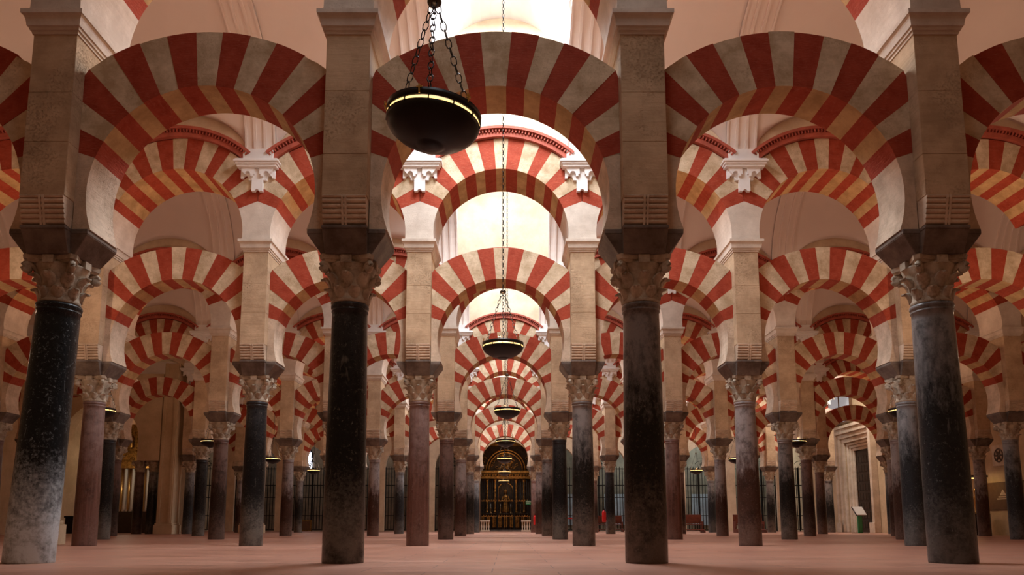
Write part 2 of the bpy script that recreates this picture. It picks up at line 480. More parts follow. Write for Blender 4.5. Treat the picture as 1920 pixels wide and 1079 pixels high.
def capital_bell():
    bm = bmesh.new()
    lathe(bm, [(0.205, 2.87), (0.215, 2.885), (0.215, 2.91), (0.205, 2.92), (0.212, 3.0), (0.226, 3.12), (0.252, 3.22), (0.280, 3.29), (0.280, 3.31)], 32)
    return mesh('bell', bm, M['capital_stone'])
def capital_leaves():
    bm = bmesh.new()
    for i in range(8): leaf(bm, 2 * pi * (i + 0.5) / 8, 2.91, 0.13, 0.066, 0.212, 0.055, 0.030)
    for i in range(8): leaf(bm, 2 * pi * i / 8, 3.03, 0.16, 0.072, 0.222, 0.085, 0.035)
    return mesh('leaves', bm, M['capital_stone'])
def capital_volute(i):
    bm = bmesh.new()
    if True:
        T = Matrix.Rotation(pi / 4 + i * pi / 2, 4, 'Z')
        pts, rad = [], []
        for q in range(26):        # stalk rising from the bell then coiling
            if q < 8:
                t = q / 7; p = (0.205 + 0.125 * t ** 1.6, 0, 3.13 + 0.165 * t); r = 0.020 + 0.014 * t
            else:
                a = (q - 8) / 17 * 2 * pi * 1.5; rr = 0.052 * (1 - (q - 8) / 20)
                p = (0.345 + rr * sin(a) , 0, 3.243 + rr * cos(a)); r = 0.032 - 0.012 * (q - 8) / 17
            pts.append(T @ Vector(p)); rad.append(r)
        tube(bm, pts, rad, 8)
        box(bm, T @ Vector((0.345, 0, 3.243)), (0.06, 0.055, 0.05), 0, T)
    return mesh('volute', bm, M['capital_stone'])
def capital_abacus():
    bm = bmesh.new()
    pts = []
    for i in range(4):            # concave sided slab
        a = pi / 4 + i * pi / 2
        c0 = Vector((cos(a), sin(a))) * 0.405; tn = Vector((-sin(a), cos(a)))
        c1 = Vector((cos(a + pi / 2), sin(a + pi / 2))) * 0.405
        p0 = c0 + tn * 0.035; p1 = c1 - Vector((-sin(a + pi / 2), cos(a + pi / 2))) * 0.035
        mid = Vector((cos(a + pi / 4), sin(a + pi / 4)))
        for q in range(9):
            t = q / 8
            p = p0.lerp(p1, t) - mid * 0.055 * sin(pi * t)
            pts.append(p)
    for z0, z1, s in ((3.305, 3.335, 0.90), (3.335, 3.385, 0.98)):
        lo = [bm.verts.new((p.x * s * 0.97, p.y * s * 0.97, z0)) for p in pts]; hi = [bm.verts.new((p.x * s, p.y * s, z1)) for p in pts]
        n = len(pts)
        bm.faces.new(lo[::-1]); bm.faces.new(hi)
        for i in range(n): bm.faces.new((lo[i], lo[(i + 1) % n], hi[(i + 1) % n], hi[i]))
    for i in range(4):
        T = Matrix.Rotation(i * pi / 2, 4, 'Z')
        box(bm, T @ Vector((0.262, 0, 3.335)), (0.07, 0.12, 0.085), 0, T)
    return mesh('abacus', bm, M['capital_stone'])
CAP = {'bell': capital_bell(), 'leaves': capital_leaves(), 'abacus': capital_abacus()}
VOL = [capital_volute(i) for i in range(4)]
def capital(t):
    cap = put('capital', CAP['bell'], t)
    for nm in ('leaves', 'abacus'): put(nm, CAP[nm], cap)
    for me in VOL: put('volute', me, cap)
    return cap

def frustum(bm, x0, y0, x1, y1, z0, z1, mi=0):
    a = [bm.verts.new((sx * x0, sy * y0, z0)) for sx, sy in ((-1, -1), (1, -1), (1, 1), (-1, 1))]
    b = [bm.verts.new((sx * x1, sy * y1, z1)) for sx, sy in ((-1, -1), (1, -1), (1, 1), (-1, 1))]
    fs = [bm.faces.new(a[::-1]), bm.faces.new(b)] + [bm.faces.new((a[i], a[(i + 1) % 4], b[(i + 1) % 4], b[i])) for i in range(4)]
    for f in fs: f.material_index = mi
def impost_mesh():
    bm = bmesh.new()
    frustum(bm, 0.275, 0.27, 0.436, 0.325, Z_CAP1, Z_IMP - 0.055)
    b2(bm, -0.436, 0.436, -0.325, 0.325, Z_IMP - 0.055, Z_IMP)
    frustum(bm, 0.232, 0.31, 0.245, 0.435, Z_CAP1 + 0.002, Z_IMP - 0.035)
    b2(bm, -0.250, 0.250, -0.445, 0.445, Z_IMP - 0.035, Z_IMP + 0.001)
    return mesh('impost_block', bm, M['grey_impost'], 0.006)
IMP = impost_mesh()
def corbel_mesh(side):
    """roll corbel: five stacked rolls stepping outward to the pier face, with a raised middle band"""
    bm = bmesh.new()
    z0, z1 = Z_IMP, Z_COR
    n = 5
    pr = [(0.30, z0)]
    for i in range(n):
        za, zb = z0 + 0.02 + (z1 - z0 - 0.05) * i / n, z0 + 0.02 + (z1 - z0 - 0.05) * (i + 1) / n
        off = 0.405 + 0.075 * ((i + 0.5) / n) ** 0.8
        for q in range(7):
            a = -pi / 2 + pi * q / 6
            pr.append((off + 0.026 * cos(a), (za + zb) / 2 + (zb - za) / 2 * sin(a)))
    pr += [(0.50, z1 - 0.028), (0.51, z1 - 0.01), (0.50, z1), (0.30, z1)]
    prism_x(bm, [(side * y, z) for y, z in pr], -0.238, 0.238)
    for x in (-0.018, 0.018):
        prism_x(bm, [(side * 0.32, z0), (side * 0.437, z0), (side * 0.455, z0 + 0.08), (side * 0.512, z1 - 0.03), (side * 0.512, z1), (side * 0.32, z1)], x - 0.012, x + 0.012)
    return mesh('roll_corbel', bm, M['springer_stone'])
CORB = {s: corbel_mesh(s) for s in (-1, 1)}
def pier_mesh(seed):
    rnd = random.Random(seed)
    bm = bmesh.new()
    b2(bm, -0.23, 0.23, -0.33, 0.33, Z_IMP + 0.002, Z_COR)
    zs = [Z_COR, Z_COR + 0.55 + rnd.uniform(-.1, .1), Z_COR + 1.15 + rnd.uniform(-.1, .1), Z_PIER]
    for a, b in zip(zs, zs[1:]):          # courses of ashlar, hairline joints
        e = rnd.uniform(-0.0015, 0.0015)
        vs = b2(bm, -0.245 + e, 0.245 + e, -0.5 + e, 0.5, a, b + 0.0005)
    bmesh.ops.bevel(bm, geom=list(bm.edges), offset=0.004, segments=2, affect='EDGES', clamp_overlap=True)
    return mesh('pier_shaft', bm, M['sandstone'])
PIERS = [pier_mesh(s) for s in range(3)]
def cornice_mesh():
    bm = bmesh.new()
    prof = [(0.0, Z_PIER - 0.003), (0.015, Z_PIER), (0.018, Z_PIER + 0.03), (0.038, Z_PIER + 0.035), (0.045, Z_PIER + 0.065), (0.062, Z_PIER + 0.07)]
    prof += [(0.066 + 0.05 * (1 - cos(pi / 2 * q / 5)), Z_PIER + 0.075 + 0.115 * sin(pi / 2 * q / 5)) for q in range(1, 6)]
    prof += [(0.118, Z_BLK)]
    rings = []
    for o, z in prof:
        hx, hy = 0.245 + o * 0.85, 0.50 + o
        rings.append([bm.verts.new((sx * hx, sy * hy, z)) for sx, sy in ((-1, -1), (1, -1), (1, 1), (-1, 1))])
    for a, b in zip(rings, rings[1:]):
        for i in range(4): bm.faces.new((a[i], a[(i + 1) % 4], b[(i + 1) % 4], b[i]))
    bm.faces.new(rings[0][::-1]); bm.faces.new(rings[-1])
    return mesh('cornice', bm, M['pale_block'])
CORN = cornice_mesh()
def block_mesh():
    bm = bmesh.new(); A = UP; a1 = radians(A['a0']); z0 = Z_BLK + 0.001
    a0 = math.asin((z0 - A['zc']) / A['R'])
    r = [(A['R'] * cos(a0 + (a1 - a0) * q / 8) - 1.65, A['zc'] + A['R'] * sin(a0 + (a1 - a0) * q / 8)) for q in range(9)]
    zt = A['zc'] + 1.65 * tan(a1) - 0.001
    poly = r + [(0, zt)] + [(-x, z) for x, z in r[::-1]]
    prism(bm, [(x, z) for x, z in poly][::-1], -A['t'], A['t'])
    return mesh('springer_block', bm, M['pale_block'])
BLK = block_mesh()

# white plaster bracket hung on the wall above every pier
def bracket_meshes():
    bm = bmesh.new()      # moulded shelf
    for h, z0, z1, y in ((0.40, 7.60, 7.645, -0.74), (0.425, 7.645, 7.69, -0.77), (0.455, 7.69, 7.735, -0.80), (0.43, 7.735, 7.76, -0.78)):
        b2(bm, -h, h, y, -0.552, z0, z1)
    shelf = mesh('moulded_shelf', bm, M['white_plaster'], 0.008)
    bm = bmesh.new()      # scalloped pendant, three stepped plates with notches
    def arcpts(cx, cz, r, a0, a1, n=6): return [(cx + r * cos(a0 + (a1 - a0) * i / n), cz + r * sin(a0 + (a1 - a0) * i / n)) for i in range(n + 1)]
    def sym(half): return half + [(-x, z) for x, z in half[::-1]]
    tongue = sym([(0.045, 7.10)][:0] + [(0.045, 7.12), (0.105, 7.12), (0.105, 7.33), (0.13, 7.60)])
    # notch at the bottom of the tongue
    tongue = arcpts(0, 7.12, 0.042, pi, 0)[0:] + [(0.11, 7.12), (0.11, 7.34), (0.14, 7.60), (-0.14, 7.60), (-0.11, 7.34), (-0.11, 7.12)]
    prism(bm, tongue, -0.64, -0.552)
    for s in (-1, 1):
        p = [(0.11, 7.33), (0.175, 7.33)] + arcpts(0.215, 7.33, 0.036, pi, 0)[1:] + [(0.275, 7.33)]
        p = [(0.105, 7.36), (0.185, 7.36), (0.185, 7.40)] + arcpts(0.245, 7.42, 0.048, pi, 0) + [(0.295, 7.40), (0.345, 7.40), (0.345, 7.60), (0.105, 7.60)]
        prism(bm, [(s * x, z) for x, z in (p if s > 0 else p[::-1])], -0.62, -0.552)
        p = arcpts(0.0, 7.46, 0.05, 0, 0.01, 1)[:1] + [(0.08, 7.46), (0.08, 7.42), (0.13, 7.42), (0.13, 7.47)] + arcpts(0.19, 7.47, 0.055, pi, 0) + [(0.255, 7.47), (0.30, 7.52), (0.33, 7.60), (0.05, 7.60)]
        prism(bm, [(s * x, z) for x, z in (p if s > 0 else p[::-1])], -0.69, -0.60)
    pend = mesh('scalloped_pendant', bm, M['white_plaster'])
    bm = bmesh.new()      # pilaster foot standing on the shelf
    b2(bm, -0.31, 0.31, -0.66, -0.46, 7.76, 8.02)
    foot = mesh('pilaster_foot', bm, M['white_plaster'], 0.01)
    return {'moulded_shelf': shelf, 'scalloped_pendant': pend, 'pilaster_foot': foot}
BRK = bracket_meshes()

# ------------------------------------------------------------------ upper wall and vaults
ZS = 7.82                       # springing of the vaults
VA = 2.55                       # rise of the long barrel
VB = 1.05                       # rise of the lunettes
HD = D / 2 - 0.45
def hA(y):                      # y from the middle of the nave
    return ZS + VA * sqrt(max(0.0, 1 - (y / HD) ** 2))
def hB(x):
    return ZS + VB * sqrt(max(0.0, 1 - (x / 1.42) ** 2)) if abs(x) < 1.42 else ZS
def upper_wall(top):
    bm = bmesh.new(); R = UP['Re'] + 0.004
    am = math.acos(1.649 / R)
    lo = [(R * cos(a), UP['ze'] + R * sin(a)) for a in [am + (pi - 2 * am) * i / 24 for i in range(25)]]
    for (x1, z1), (x0, z0) in zip(lo, lo[1:]):
        prism(bm, [(x0, z0), (x1, z1), (x1, top), (x0, top)], -0.46, 0.46)
    bmesh.ops.remove_doubles(bm, verts=bm.verts, dist=1e-5)
    return mesh('upper_wall', bm, M['cream_wall'])
WALLM = upper_wall(11.6)
def vault_mesh():
    bm = bmesh.new(); nx, ny = 40, 60
    xs = [-1.65 + 3.3 * i / nx for i in range(nx + 1)]
    ys = [-HD * cos(pi * j / ny) for j in range(ny + 1)]
    g = [[bm.verts.new((x, y, max(hA(y), hB(x)))) for x in xs] for y in ys]
    for j in range(ny):
        for i in range(nx):
            f = bm.faces.new((g[j][i], g[j + 1][i], g[j + 1][i + 1], g[j][i + 1])); f.smooth = True
    me = mesh('vault', bm, M['plaster'], recalc=False)
    return me
VAULT = vault_mesh()
def centre_vault_mesh():
    bm = bmesh.new(); ny = 48; W = 1.36; zv = 9.70
    ys = [-HD * cos(pi * j / ny) for j in range(ny + 1)]
    rows = []
    for y in ys:
        h = hA(y)
        p = [(-1.65, h), (-W, h), (-W, max(h, 9.2)), (-W, max(h, zv))]
        p += [(W * -cos(pi * i / 20), max(h, zv + W * sin(pi * i / 20))) for i in range(1, 20)]
        p += [(W, max(h, zv)), (W, max(h, 9.2)), (W, h), (1.65, h)]
        rows.append([bm.verts.new((x, y, z)) for x, z in p])
    for a, b in zip(rows, rows[1:]):
        for i in range(len(a) - 1):
            try: bm.faces.new((a[i], b[i], b[i + 1], a[i + 1]))
            except ValueError: pass
    return mesh('vault', bm, M['white_plaster'], recalc=False)
CVAULT = centre_vault_mesh()
def rib_mesh():
    """transverse rib over each pier, three thin fillets following the barrel"""
    bm = bmesh.new(); n = 40
    ys = [-HD * cos(pi * j / n) for j in range(n + 1)]
    for x0, x1, dp in ((-0.31, 0.31, 0.05), (-0.13, -0.075, 0.085), (0.075, 0.13, 0.085), (-0.31, -0.27, 0.075), (0.27, 0.31, 0.075)):
        rows = []
        for y in ys:
            h = hA(y); s = 1 - dp / HD
            q = (y * s, ZS + (h - ZS) * (1 - dp / VA))
            rows.append([bm.verts.new((x0, y, h + 0.04)), bm.verts.new((x0, q[0], q[1])), bm.verts.new((x1, q[0], q[1])), bm.verts.new((x1, y, h + 0.04))])
        for a, b in zip(rows, rows[1:]):
            for i in range(3): bm.faces.new((a[i], a[i + 1], b[i + 1], b[i]))
    return mesh('vault_rib', bm, M['plaster'])
RIB = rib_mesh()

# ------------------------------------------------------------------ assemble the arcades
COLKEY = {(1, -2): 'blackworn', (1, -1): 'black', (1, 1): 'grey', (1, 2): 'slate',
          (2, -3): 'brown', (2, -2): 'black', (2, -1): 'brown', (2, 1): 'grey', (2, 2): 'greybrown', (2, 3): 'slate',
          (3, -5): 'darkbrown', (3, -4): 'black', (3, -3): 'darkbrown', (3, -2): 'greybrown', (3, -1): 'darkbrown', (3, 1): 'black', (3, 2): 'brown', (3, 3): 'grey', (3, 4): 'greybrown', (3, 5): 'slate',
          (4, -1): 'greybrown', (4, 1): 'grey', (4, -2): 'greybrown', (4, -3): 'greybrown', (4, 2): 'greybrown', (4, 3): 'greybrown', (4, 4): 'darkbrown', (4, 6): 'greybrown',
          (5, -1): 'grey', (5, 1): 'greybrown', (6, -1): 'slate', (6, 1): 'brown'}
LEAN = {(1, -2): (0.105, 0, 1.12), (1, -1): (0.0, 0, 1.0), (1, 2): (-0.02, 0, 1.08), (1, 1): (0.004, 0, 1.02)}
def ckey(k, c):
    if (k, c) in COLKEY: return COLKEY[(k, c)]
    return random.Random(k * 31 + c * 7).choice(['darkbrown', 'grey', 'black', 'greybrown', 'slate'])
SKIP_COL = {(5, -6), (6, -6)}
PLAIN_BAYS = {(5, -5), (5, -6), (6, 6)}
for k in range(1, NR + 1):
    y = rowy(k); n = HALF[k]
    for c in list(range(-n, 0)) + list(range(1, n + 1)):
        x = (c - 0.5) * L if c > 0 else (c + 0.5) * L
        ck = ckey(k, c)
        if (k, c) not in SKIP_COL:
            t = thing('marble_column', '%s marble column, %s, %s' % (CNAME[ck], row_phrase(k), col_phrase(c)), 'column', (x, y, 0), 0, 'marble columns of the hall')
            lean, _, fat = LEAN.get((k, c), (0, 0, 1.0))
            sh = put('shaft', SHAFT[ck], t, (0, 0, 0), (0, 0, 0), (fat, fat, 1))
            if lean:
                a = lean / 2.87
                sh.rotation_euler = (0, a, 0); sh.location = (-2.87 * sin(a), 0, 2.87 * (1 - cos(a)))
            capital(t)
            put('impost_block', IMP, t)
        if (k, c) == (5, -6): continue
        t = thing('stone_pier', 'sandstone pier with roll corbel and cornice, %s, %s' % (row_phrase(k), col_phrase(c)), 'pier', (x, y, Z_IMP), 0, 'stone piers between the arches')
        put('pier_shaft', PIERS[(k * 5 + c) % 3], t, (0, 0, -Z_IMP))
        for s in (-1, 1): put('roll_corbel', CORB[s], t, (0, 0, -Z_IMP))
        put('cornice', CORN, t, (0, 0, -Z_IMP)); put('springer_block', BLK, t, (0, 0, -Z_IMP))
        if k > 1:
            t = thing('plaster_bracket', 'white scalloped plaster bracket under the vault, %s, %s' % (row_phrase(k), col_phrase(c)), 'bracket', (x, y, 7.1), 0, 'white plaster brackets')
            for nm, me in BRK.items(): put(nm, me, t, (0, 0, -7.1))
    for j in range(-n, n + 1):
        x = j * L
        struct('wall_upper', WALLM, (x, y, 0))
        if (k, j) in PLAIN_BAYS: continue
        t = thing('horseshoe_arch', 'lower red-and-cream horseshoe arch, %s, %s' % (row_phrase(k), bay_phrase(j)), 'arch', (x, y, Z_IMP), 0, 'lower striped arches')
        put('voussoir_ring', RINGS_LO[(k * 3 + j) % 4], t, (0, 0, -Z_IMP))
        for s in (-1, 1): put('springer', SPR[s], t, (0, 0, -Z_IMP))
        t = thing('round_arch', 'upper striped arch under toothed cornice, %s, %s' % (row_phrase(k), bay_phrase(j)), 'arch', (x, y, UP['zc']), 0, 'upper striped arches')
        put('voussoir_ring', RINGS_UP[(k + 2 * j) % 4], t, (0, 0, -UP['zc'])); put('dentil_cornice', DENT, t, (0, 0, -UP['zc']))
nw = 0
for k in range(0, NR + 1):
    yc = rowy(k) + D / 2; n = max(HALF.get(k, 2), HALF.get(k + 1, 6)) if k else 2
    for j in range(-n, n + 1):
        struct('ceiling_vault', CVAULT if j == 0 else VAULT, (j * L, yc, 0))
    for c in range(-n, n + 2):
        struct('ceiling_rib', RIB, ((c - 0.5) * L, yc, 0))
    nw += 1
    bm = bmesh.new()
    b2(bm, -0.68, 0.68, -2.15, 2.15, 10.945, 10.965, 0)
    for q in range(-3, 4): b2(bm, -0.69, 0.69, q * 0.7 - 0.015, q * 0.7 + 0.015, 10.935, 10.96, 1)
    struct('window_%d' % nw, mesh('roof_window_and_fill_pane', bm, [M['sky_glass'], M['white_plaster']]), (0, yc, 0))

def added_fill_pane(idx, x, y, z, h):  # glowing pane added above a fill light, not a known window
    bm = bmesh.new(); b2(bm, -h, h, -h, h, 0, 0.02, 0)
    b2(bm, -h - 0.05, h + 0.05, -0.02, 0.02, -0.03, 0.02, 1); b2(bm, -0.02, 0.02, -h - 0.05, h + 0.05, -0.03, 0.02, 1)
    struct('window_%d' % idx, mesh('roof_window_and_fill_pane', bm, [M['sky_glass'], M['white_plaster']]), (x, y, z))
added_fill_pane(11, 9.9, rowy(6) + 4.0, 10.24, 0.8)
added_fill_pane(12, 16.7, rowy(5) + 3.5, 10.24, 0.8)
for q, (x, e) in enumerate(CHAPEL_LIGHT): added_fill_pane(13 + q, x, YB + 2.2, 8.46, 0.7)

# ------------------------------------------------------------------ hanging bowl lamps
def chain(bm, p0, p1, link=0.052, r=0.0042, w_=0.016, mi=0):
    p0, p1 = Vector(p0), Vector(p1); d = p1 - p0; n = max(1, int(d.length / (link * 0.80))); t = d.normalized()
    u = t.cross(Vector((0.3, 1, 0.1))).normalized(); v = t.cross(u)
    for i in range(n):
        c = p0 + d * ((i + 0.5) / n); s = u if i % 2 else v
        pts = [c + t * (cos(a) * link / 2) + s * (sin(a) * w_) for a in [2 * pi * q / 8 for q in range(8)]]
        tube(bm, pts, r, 4, mi, closed=True)
RL = 0.325
def lamp_meshes(ring=True):
    out = {}
    bm = bmesh.new()       # shallow bowl with a boss underneath
    lathe(bm, [(0.0005, -0.175), (0.05, -0.172), (0.085, -0.160), (0.095, -0.150), (0.11, -0.148), (0.17, -0.128), (0.24, -0.092), (0.29, -0.052), (0.318, -0.010), (0.325, 0.018),
               (0.318, 0.020), (0.28, -0.035), (0.2, -0.09), (0.0005, -0.135)], 48)
    out['bowl'] = mesh('bowl', bm, M['lamp_black'])
    bm = bmesh.new(); tube(bm, [(0.313 * cos(2 * pi * i / 48), 0.313 * sin(2 * pi * i / 48), 0.031) for i in range(48)], 0.010, 6, 0, True)
    out['light_ring'] = mesh('light_ring', bm, M['lamp_glow'])
    bm = bmesh.new()       # rim hoop over the light slot, held by small clips
    for z0, z1 in ((0.044, 0.092),):
        ring_o = [[bm.verts.new((r * cos(2 * pi * i / 48), r * sin(2 * pi * i / 48), z)) for i in range(48)] for r, z in ((0.325, z0), (0.328, z1), (0.314, z1), (0.311, z0))]
        for a, b in zip(ring_o, ring_o[1:] + ring_o[:1]):
            for i in range(48):
                f = bm.faces.new((a[i], a[(i + 1) % 48], b[(i + 1) % 48], b[i])); f.smooth = True
    for i in range(12):
        a = 2 * pi * i / 12; box(bm, (0.323 * cos(a), 0.323 * sin(a), 0.031), (0.012, 0.008, 0.04), 0, Matrix.Rotation(a, 4, 'Z'))
    out['rim_hoop'] = mesh('rim_hoop', bm, M['lamp_black'])
    bm = bmesh.new()
    b2(bm, 0.317, 0.327, -0.005, 0.005, 0.085, 0.145); b2(bm, 0.317, 0.327, -0.02, 0.02, 0.120, 0.130)
    out['finial'] = mesh('finial', bm, M['brass'])
    return out
LAMPM = lamp_meshes()
def lamp_chain(i):
    bm = bmesh.new(); a = 2 * pi * i / 3 + 0.55
    chain(bm, (0.315 * cos(a), 0.315 * sin(a), 0.09), (0.02 * cos(a), 0.02 * sin(a), 0.92), 0.075, 0.0048, 0.021)
    return mesh('chain', bm, M['lamp_black'])
LCH = [lamp_chain(i) for i in range(3)]
bm = bmesh.new(); lathe(bm, [(0.0005, 0.90), (0.03, 0.905), (0.05, 0.92), (0.052, 0.935), (0.03, 0.96), (0.012, 0.98), (0.012, 1.0), (0.0005, 1.01)], 20)
LHUB = mesh('chain_hub', bm, M['hub_bronze'])
def long_chain(top):
    bm = bmesh.new(); chain(bm, (0, 0, 0.99), (0, 0, top), 0.075, 0.0048, 0.017); return mesh('suspension_chain', bm, M['lamp_black'])
LONG = {}
def lamp(x, y, z, label, group, top=10.9, rz=0.0, power=30, tilt=0.0):
    t = thing('bowl_lamp', label, 'hanging lamp', (x, y, z), 0, group)
    rim = (0, tilt, 0)
    for nm in ('bowl', 'rim_hoop', 'light_ring'): put(nm, LAMPM[nm], t, rot=rim)
    for q in range(6): put('finial', LAMPM['finial'], t, rot=(0, tilt, q * pi / 3 + 0.35))
    for m in LCH: put('chain', m, t)
    put('chain_hub', LHUB, t)
    h = round(top - z, 2)
    if h not in LONG: LONG[h] = long_chain(h)
    put('suspension_chain', LONG[h], t)
    point('bowl_lamp_bulb', (x, y, z + 0.06), power, (1.0, 0.68, 0.46), 0.10)
CAMX = 0.139
DL = [5.0, 12.0, 18.9, 26.0, 33.0, 40.0, 46.5]
PX = [(805, 3.135), (943, 3.18), (951, 3.17), (948, 3.17), (946, 3.18), (946, 3.1), (945, 3.0)]
lab = ['large black bowl lamp hanging in front of the front arcade', 'bowl lamp hanging between front and second rows over the central aisle',
       'bowl lamp over the central aisle between second and third rows', 'bowl lamp over the central aisle between third and fourth rows',
       'bowl lamp over the central aisle between fourth and fifth rows', 'bowl lamp over the central aisle between fifth and sixth rows',
       'smallest bowl lamp, close in front of the gilded altar']
for (px, z), d, lb in zip(PX, DL, lab):
    lamp(CAMX + (px - 952) / 1450 * d * 1.02, d, z, lb, 'bowl lamps along the central aisle', 10.9, 0.2, 6 if d < 6 else (70 if d < 13 else 30), 0.10 if d < 6 else 0.0)
for side, nm in ((-1, 'left'), (1, 'right')):
    for q, d in enumerate(DL[1:6], -1):
        lamp(side * 3 * L, d, 3.17, 'bowl lamp in side aisle %s of centre, between %s and %s rows' % (nm, ORD[q + 2], ORD[q + 3]), 'bowl lamps in the side aisles', 10.36, 0, 240 if q < 0 else (58 if side < 0 else 84))

# ------------------------------------------------------------------ end wall and chapels
def simple_box(name, x0, x1, y0, y1, z0, z1, mat, bevel=0.0):
    bm = bmesh.new(); b2(bm, x0, x1, y0, y1, z0, z1); return mesh(name, bm, mat, bevel)
def end_wall():
    """wall closing the hall, with an arched opening in every bay"""
    bm = bmesh.new()
    for j in range(-6, 7):
        cx = j * L; hw = 1.36 if j else 1.75; zs = 4.3
        n = 16
        arc = [(cx + hw * cos(pi * i / n), zs + hw * sin(pi * i / n)) for i in range(n + 1)]
        for (xa, za), (xb, zb) in zip(arc, arc[1:]):
            prism(bm, [(xb, zb), (xa, za), (xa, 11.6), (xb, 11.6)], YB, YB + 0.5)
        lo, hi = cx - L / 2, cx + L / 2
        hwl = hw
        prism(bm, [(lo, 0), (cx - hwl, 0), (cx - hwl, 11.6), (lo, 11.6)] if lo < cx - hwl else [(lo - 0.01, 0), (lo, 0), (lo, 11.6), (lo - 0.01, 11.6)], YB, YB + 0.5)
        prism(bm, [(cx + hwl, 0), (hi, 0), (hi, 11.6), (cx + hwl, 11.6)] if hi > cx + hwl else [(hi, 0), (hi + 0.01, 0), (hi + 0.01, 11.6), (hi, 11.6)], YB, YB + 0.5)
    return mesh('wall_back', bm, M['cream_wall'])
struct('wall_back', end_wall())
YC = YB + 4.2
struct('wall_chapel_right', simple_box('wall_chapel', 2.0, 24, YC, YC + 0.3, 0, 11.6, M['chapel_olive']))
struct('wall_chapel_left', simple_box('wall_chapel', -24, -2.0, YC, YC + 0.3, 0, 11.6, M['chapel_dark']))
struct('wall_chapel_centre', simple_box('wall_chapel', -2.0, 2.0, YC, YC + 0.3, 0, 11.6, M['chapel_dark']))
struct('ceiling_chapel', simple_box('ceiling_chapel', -24, 24, YB + 0.5, YC + 0.3, 8.5, 8.7, M['white_plaster']))
for x in (-1.9, 1.9): struct('wall_divider', simple_box('wall_divider', x - 0.1, x + 0.1, YB + 0.5, YC, 0, 8.5, M['chapel_dark']))

# side walls
struct('wall_left', simple_box('wall_left', -XW - 0.4 - 1.2, -XW - 1.2, 14, YC, 0, 11.6, M['wall_side']))
DY0, DY1, DZ = 41.6, 44.6, 5.1          # portal opening in the right wall
bm = bmesh.new()
b2(bm, XW, XW + 0.9, 14, DY0, 0, 11.6); b2(bm, XW, XW + 0.9, DY1, YC, 0, 11.6); b2(bm, XW, XW + 0.9, DY0, DY1, DZ, 11.6)
struct('wall_right', mesh('wall_right', bm, M['wall_side']))
struct('wall_vestibule', simple_box('wall_vestibule', XW + 3.0, XW + 3.2, DY0 - 2, DY1 + 2, 0, 6, M['chapel_dark']))

# iron grilles closing the chapels
def grille_mesh(wd, h):
    bm = bmesh.new(); n = 15
    for i in range(n):
        x = -wd / 2 + wd * i / (n - 1)
        tube(bm, [(x, 0, 0.12), (x, 0, h)], 0.026, 5)
        tube(bm, [(x, 0, h), (x, 0, h + 0.10), (x, 0, h + 0.2)], [0.03, 0.022, 0.002], 5)
    bars = mesh('bars', bm, M['iron'])
    bm = bmesh.new()
    for z in (0.1, 1.0, 2.2, 3.0, h - 0.02): b2(bm, -wd / 2 - 0.03, wd / 2 + 0.03, -0.03, 0.03, z, z + 0.05)
    for x in (-wd / 2, -wd * .17, wd * .17, wd / 2): b2(bm, x - 0.035, x + 0.035, -0.035, 0.035, 0, h + 0.08)
    rails = mesh('rails', bm, M['iron'])
    bm = bmesh.new()
    for q in (-1, 1):
        pts = [(q * (0.12 + 0.5 * cos(a) * (1 - a / 9)), 0, h + 0.32 + 0.26 * sin(a) * (1 - a / 9)) for a in [i * 0.35 for i in range(22)]]
        tube(bm, pts, 0.018, 5)
    tube(bm, [(0, 0, h), (0, 0, h + 0.9)], 0.02, 5); b2(bm, -0.16, 0.16, -0.015, 0.015, h + 0.66, h + 0.70)
    crest = mesh('crest', bm, M['iron'])
    return bars, rails, crest
GR = grille_mesh(2.66, 4.1)
for j in [q for q in range(-6, 7) if q]:
    t = thing('iron_grille', 'black iron chapel grille in the end wall, %s' % bay_phrase(j), 'grille', (j * L, YB + 0.25, 0), 0, 'chapel grilles in the end wall')
    for nm, me in zip(('bars', 'rails', 'crest'), GR): put(nm, me, t)

# chapel backs: pale curtains on the right, lattice windows on the left
for q, x in enumerate((5.3, 8.1, 11.2, 14.3)):
    bm = bmesh.new(); n = 28
    P = [(-1.1 + 2.2 * i / n, 0.05 * sin(i * 1.9)) for i in range(n + 1)]
    a = [bm.verts.new((px, py, 0.4)) for px, py in P]; b = [bm.verts.new((px, py * 0.7, 2.6)) for px, py in P]
    a2 = [bm.verts.new((px, py + 0.03, 0.4)) for px, py in P]; b3 = [bm.verts.new((px, py * 0.7 + 0.03, 2.6)) for px, py in P]
    for i in range(n):
        for f in (bm.faces.new((a[i], a[i + 1], b[i + 1], b[i])), bm.faces.new((a2[i + 1], a2[i], b3[i], b3[i + 1]))): f.smooth = True
    o = put('pale_curtain', mesh('pale_curtain', bm, M['curtain_blue']), None, (x, YC - 0.12, 0))
    tag(o, 'blue-grey curtain on the chapel wall behind grilles, %s right of the altar' % ORD[q + 1], 'curtain', 'chapel curtains')
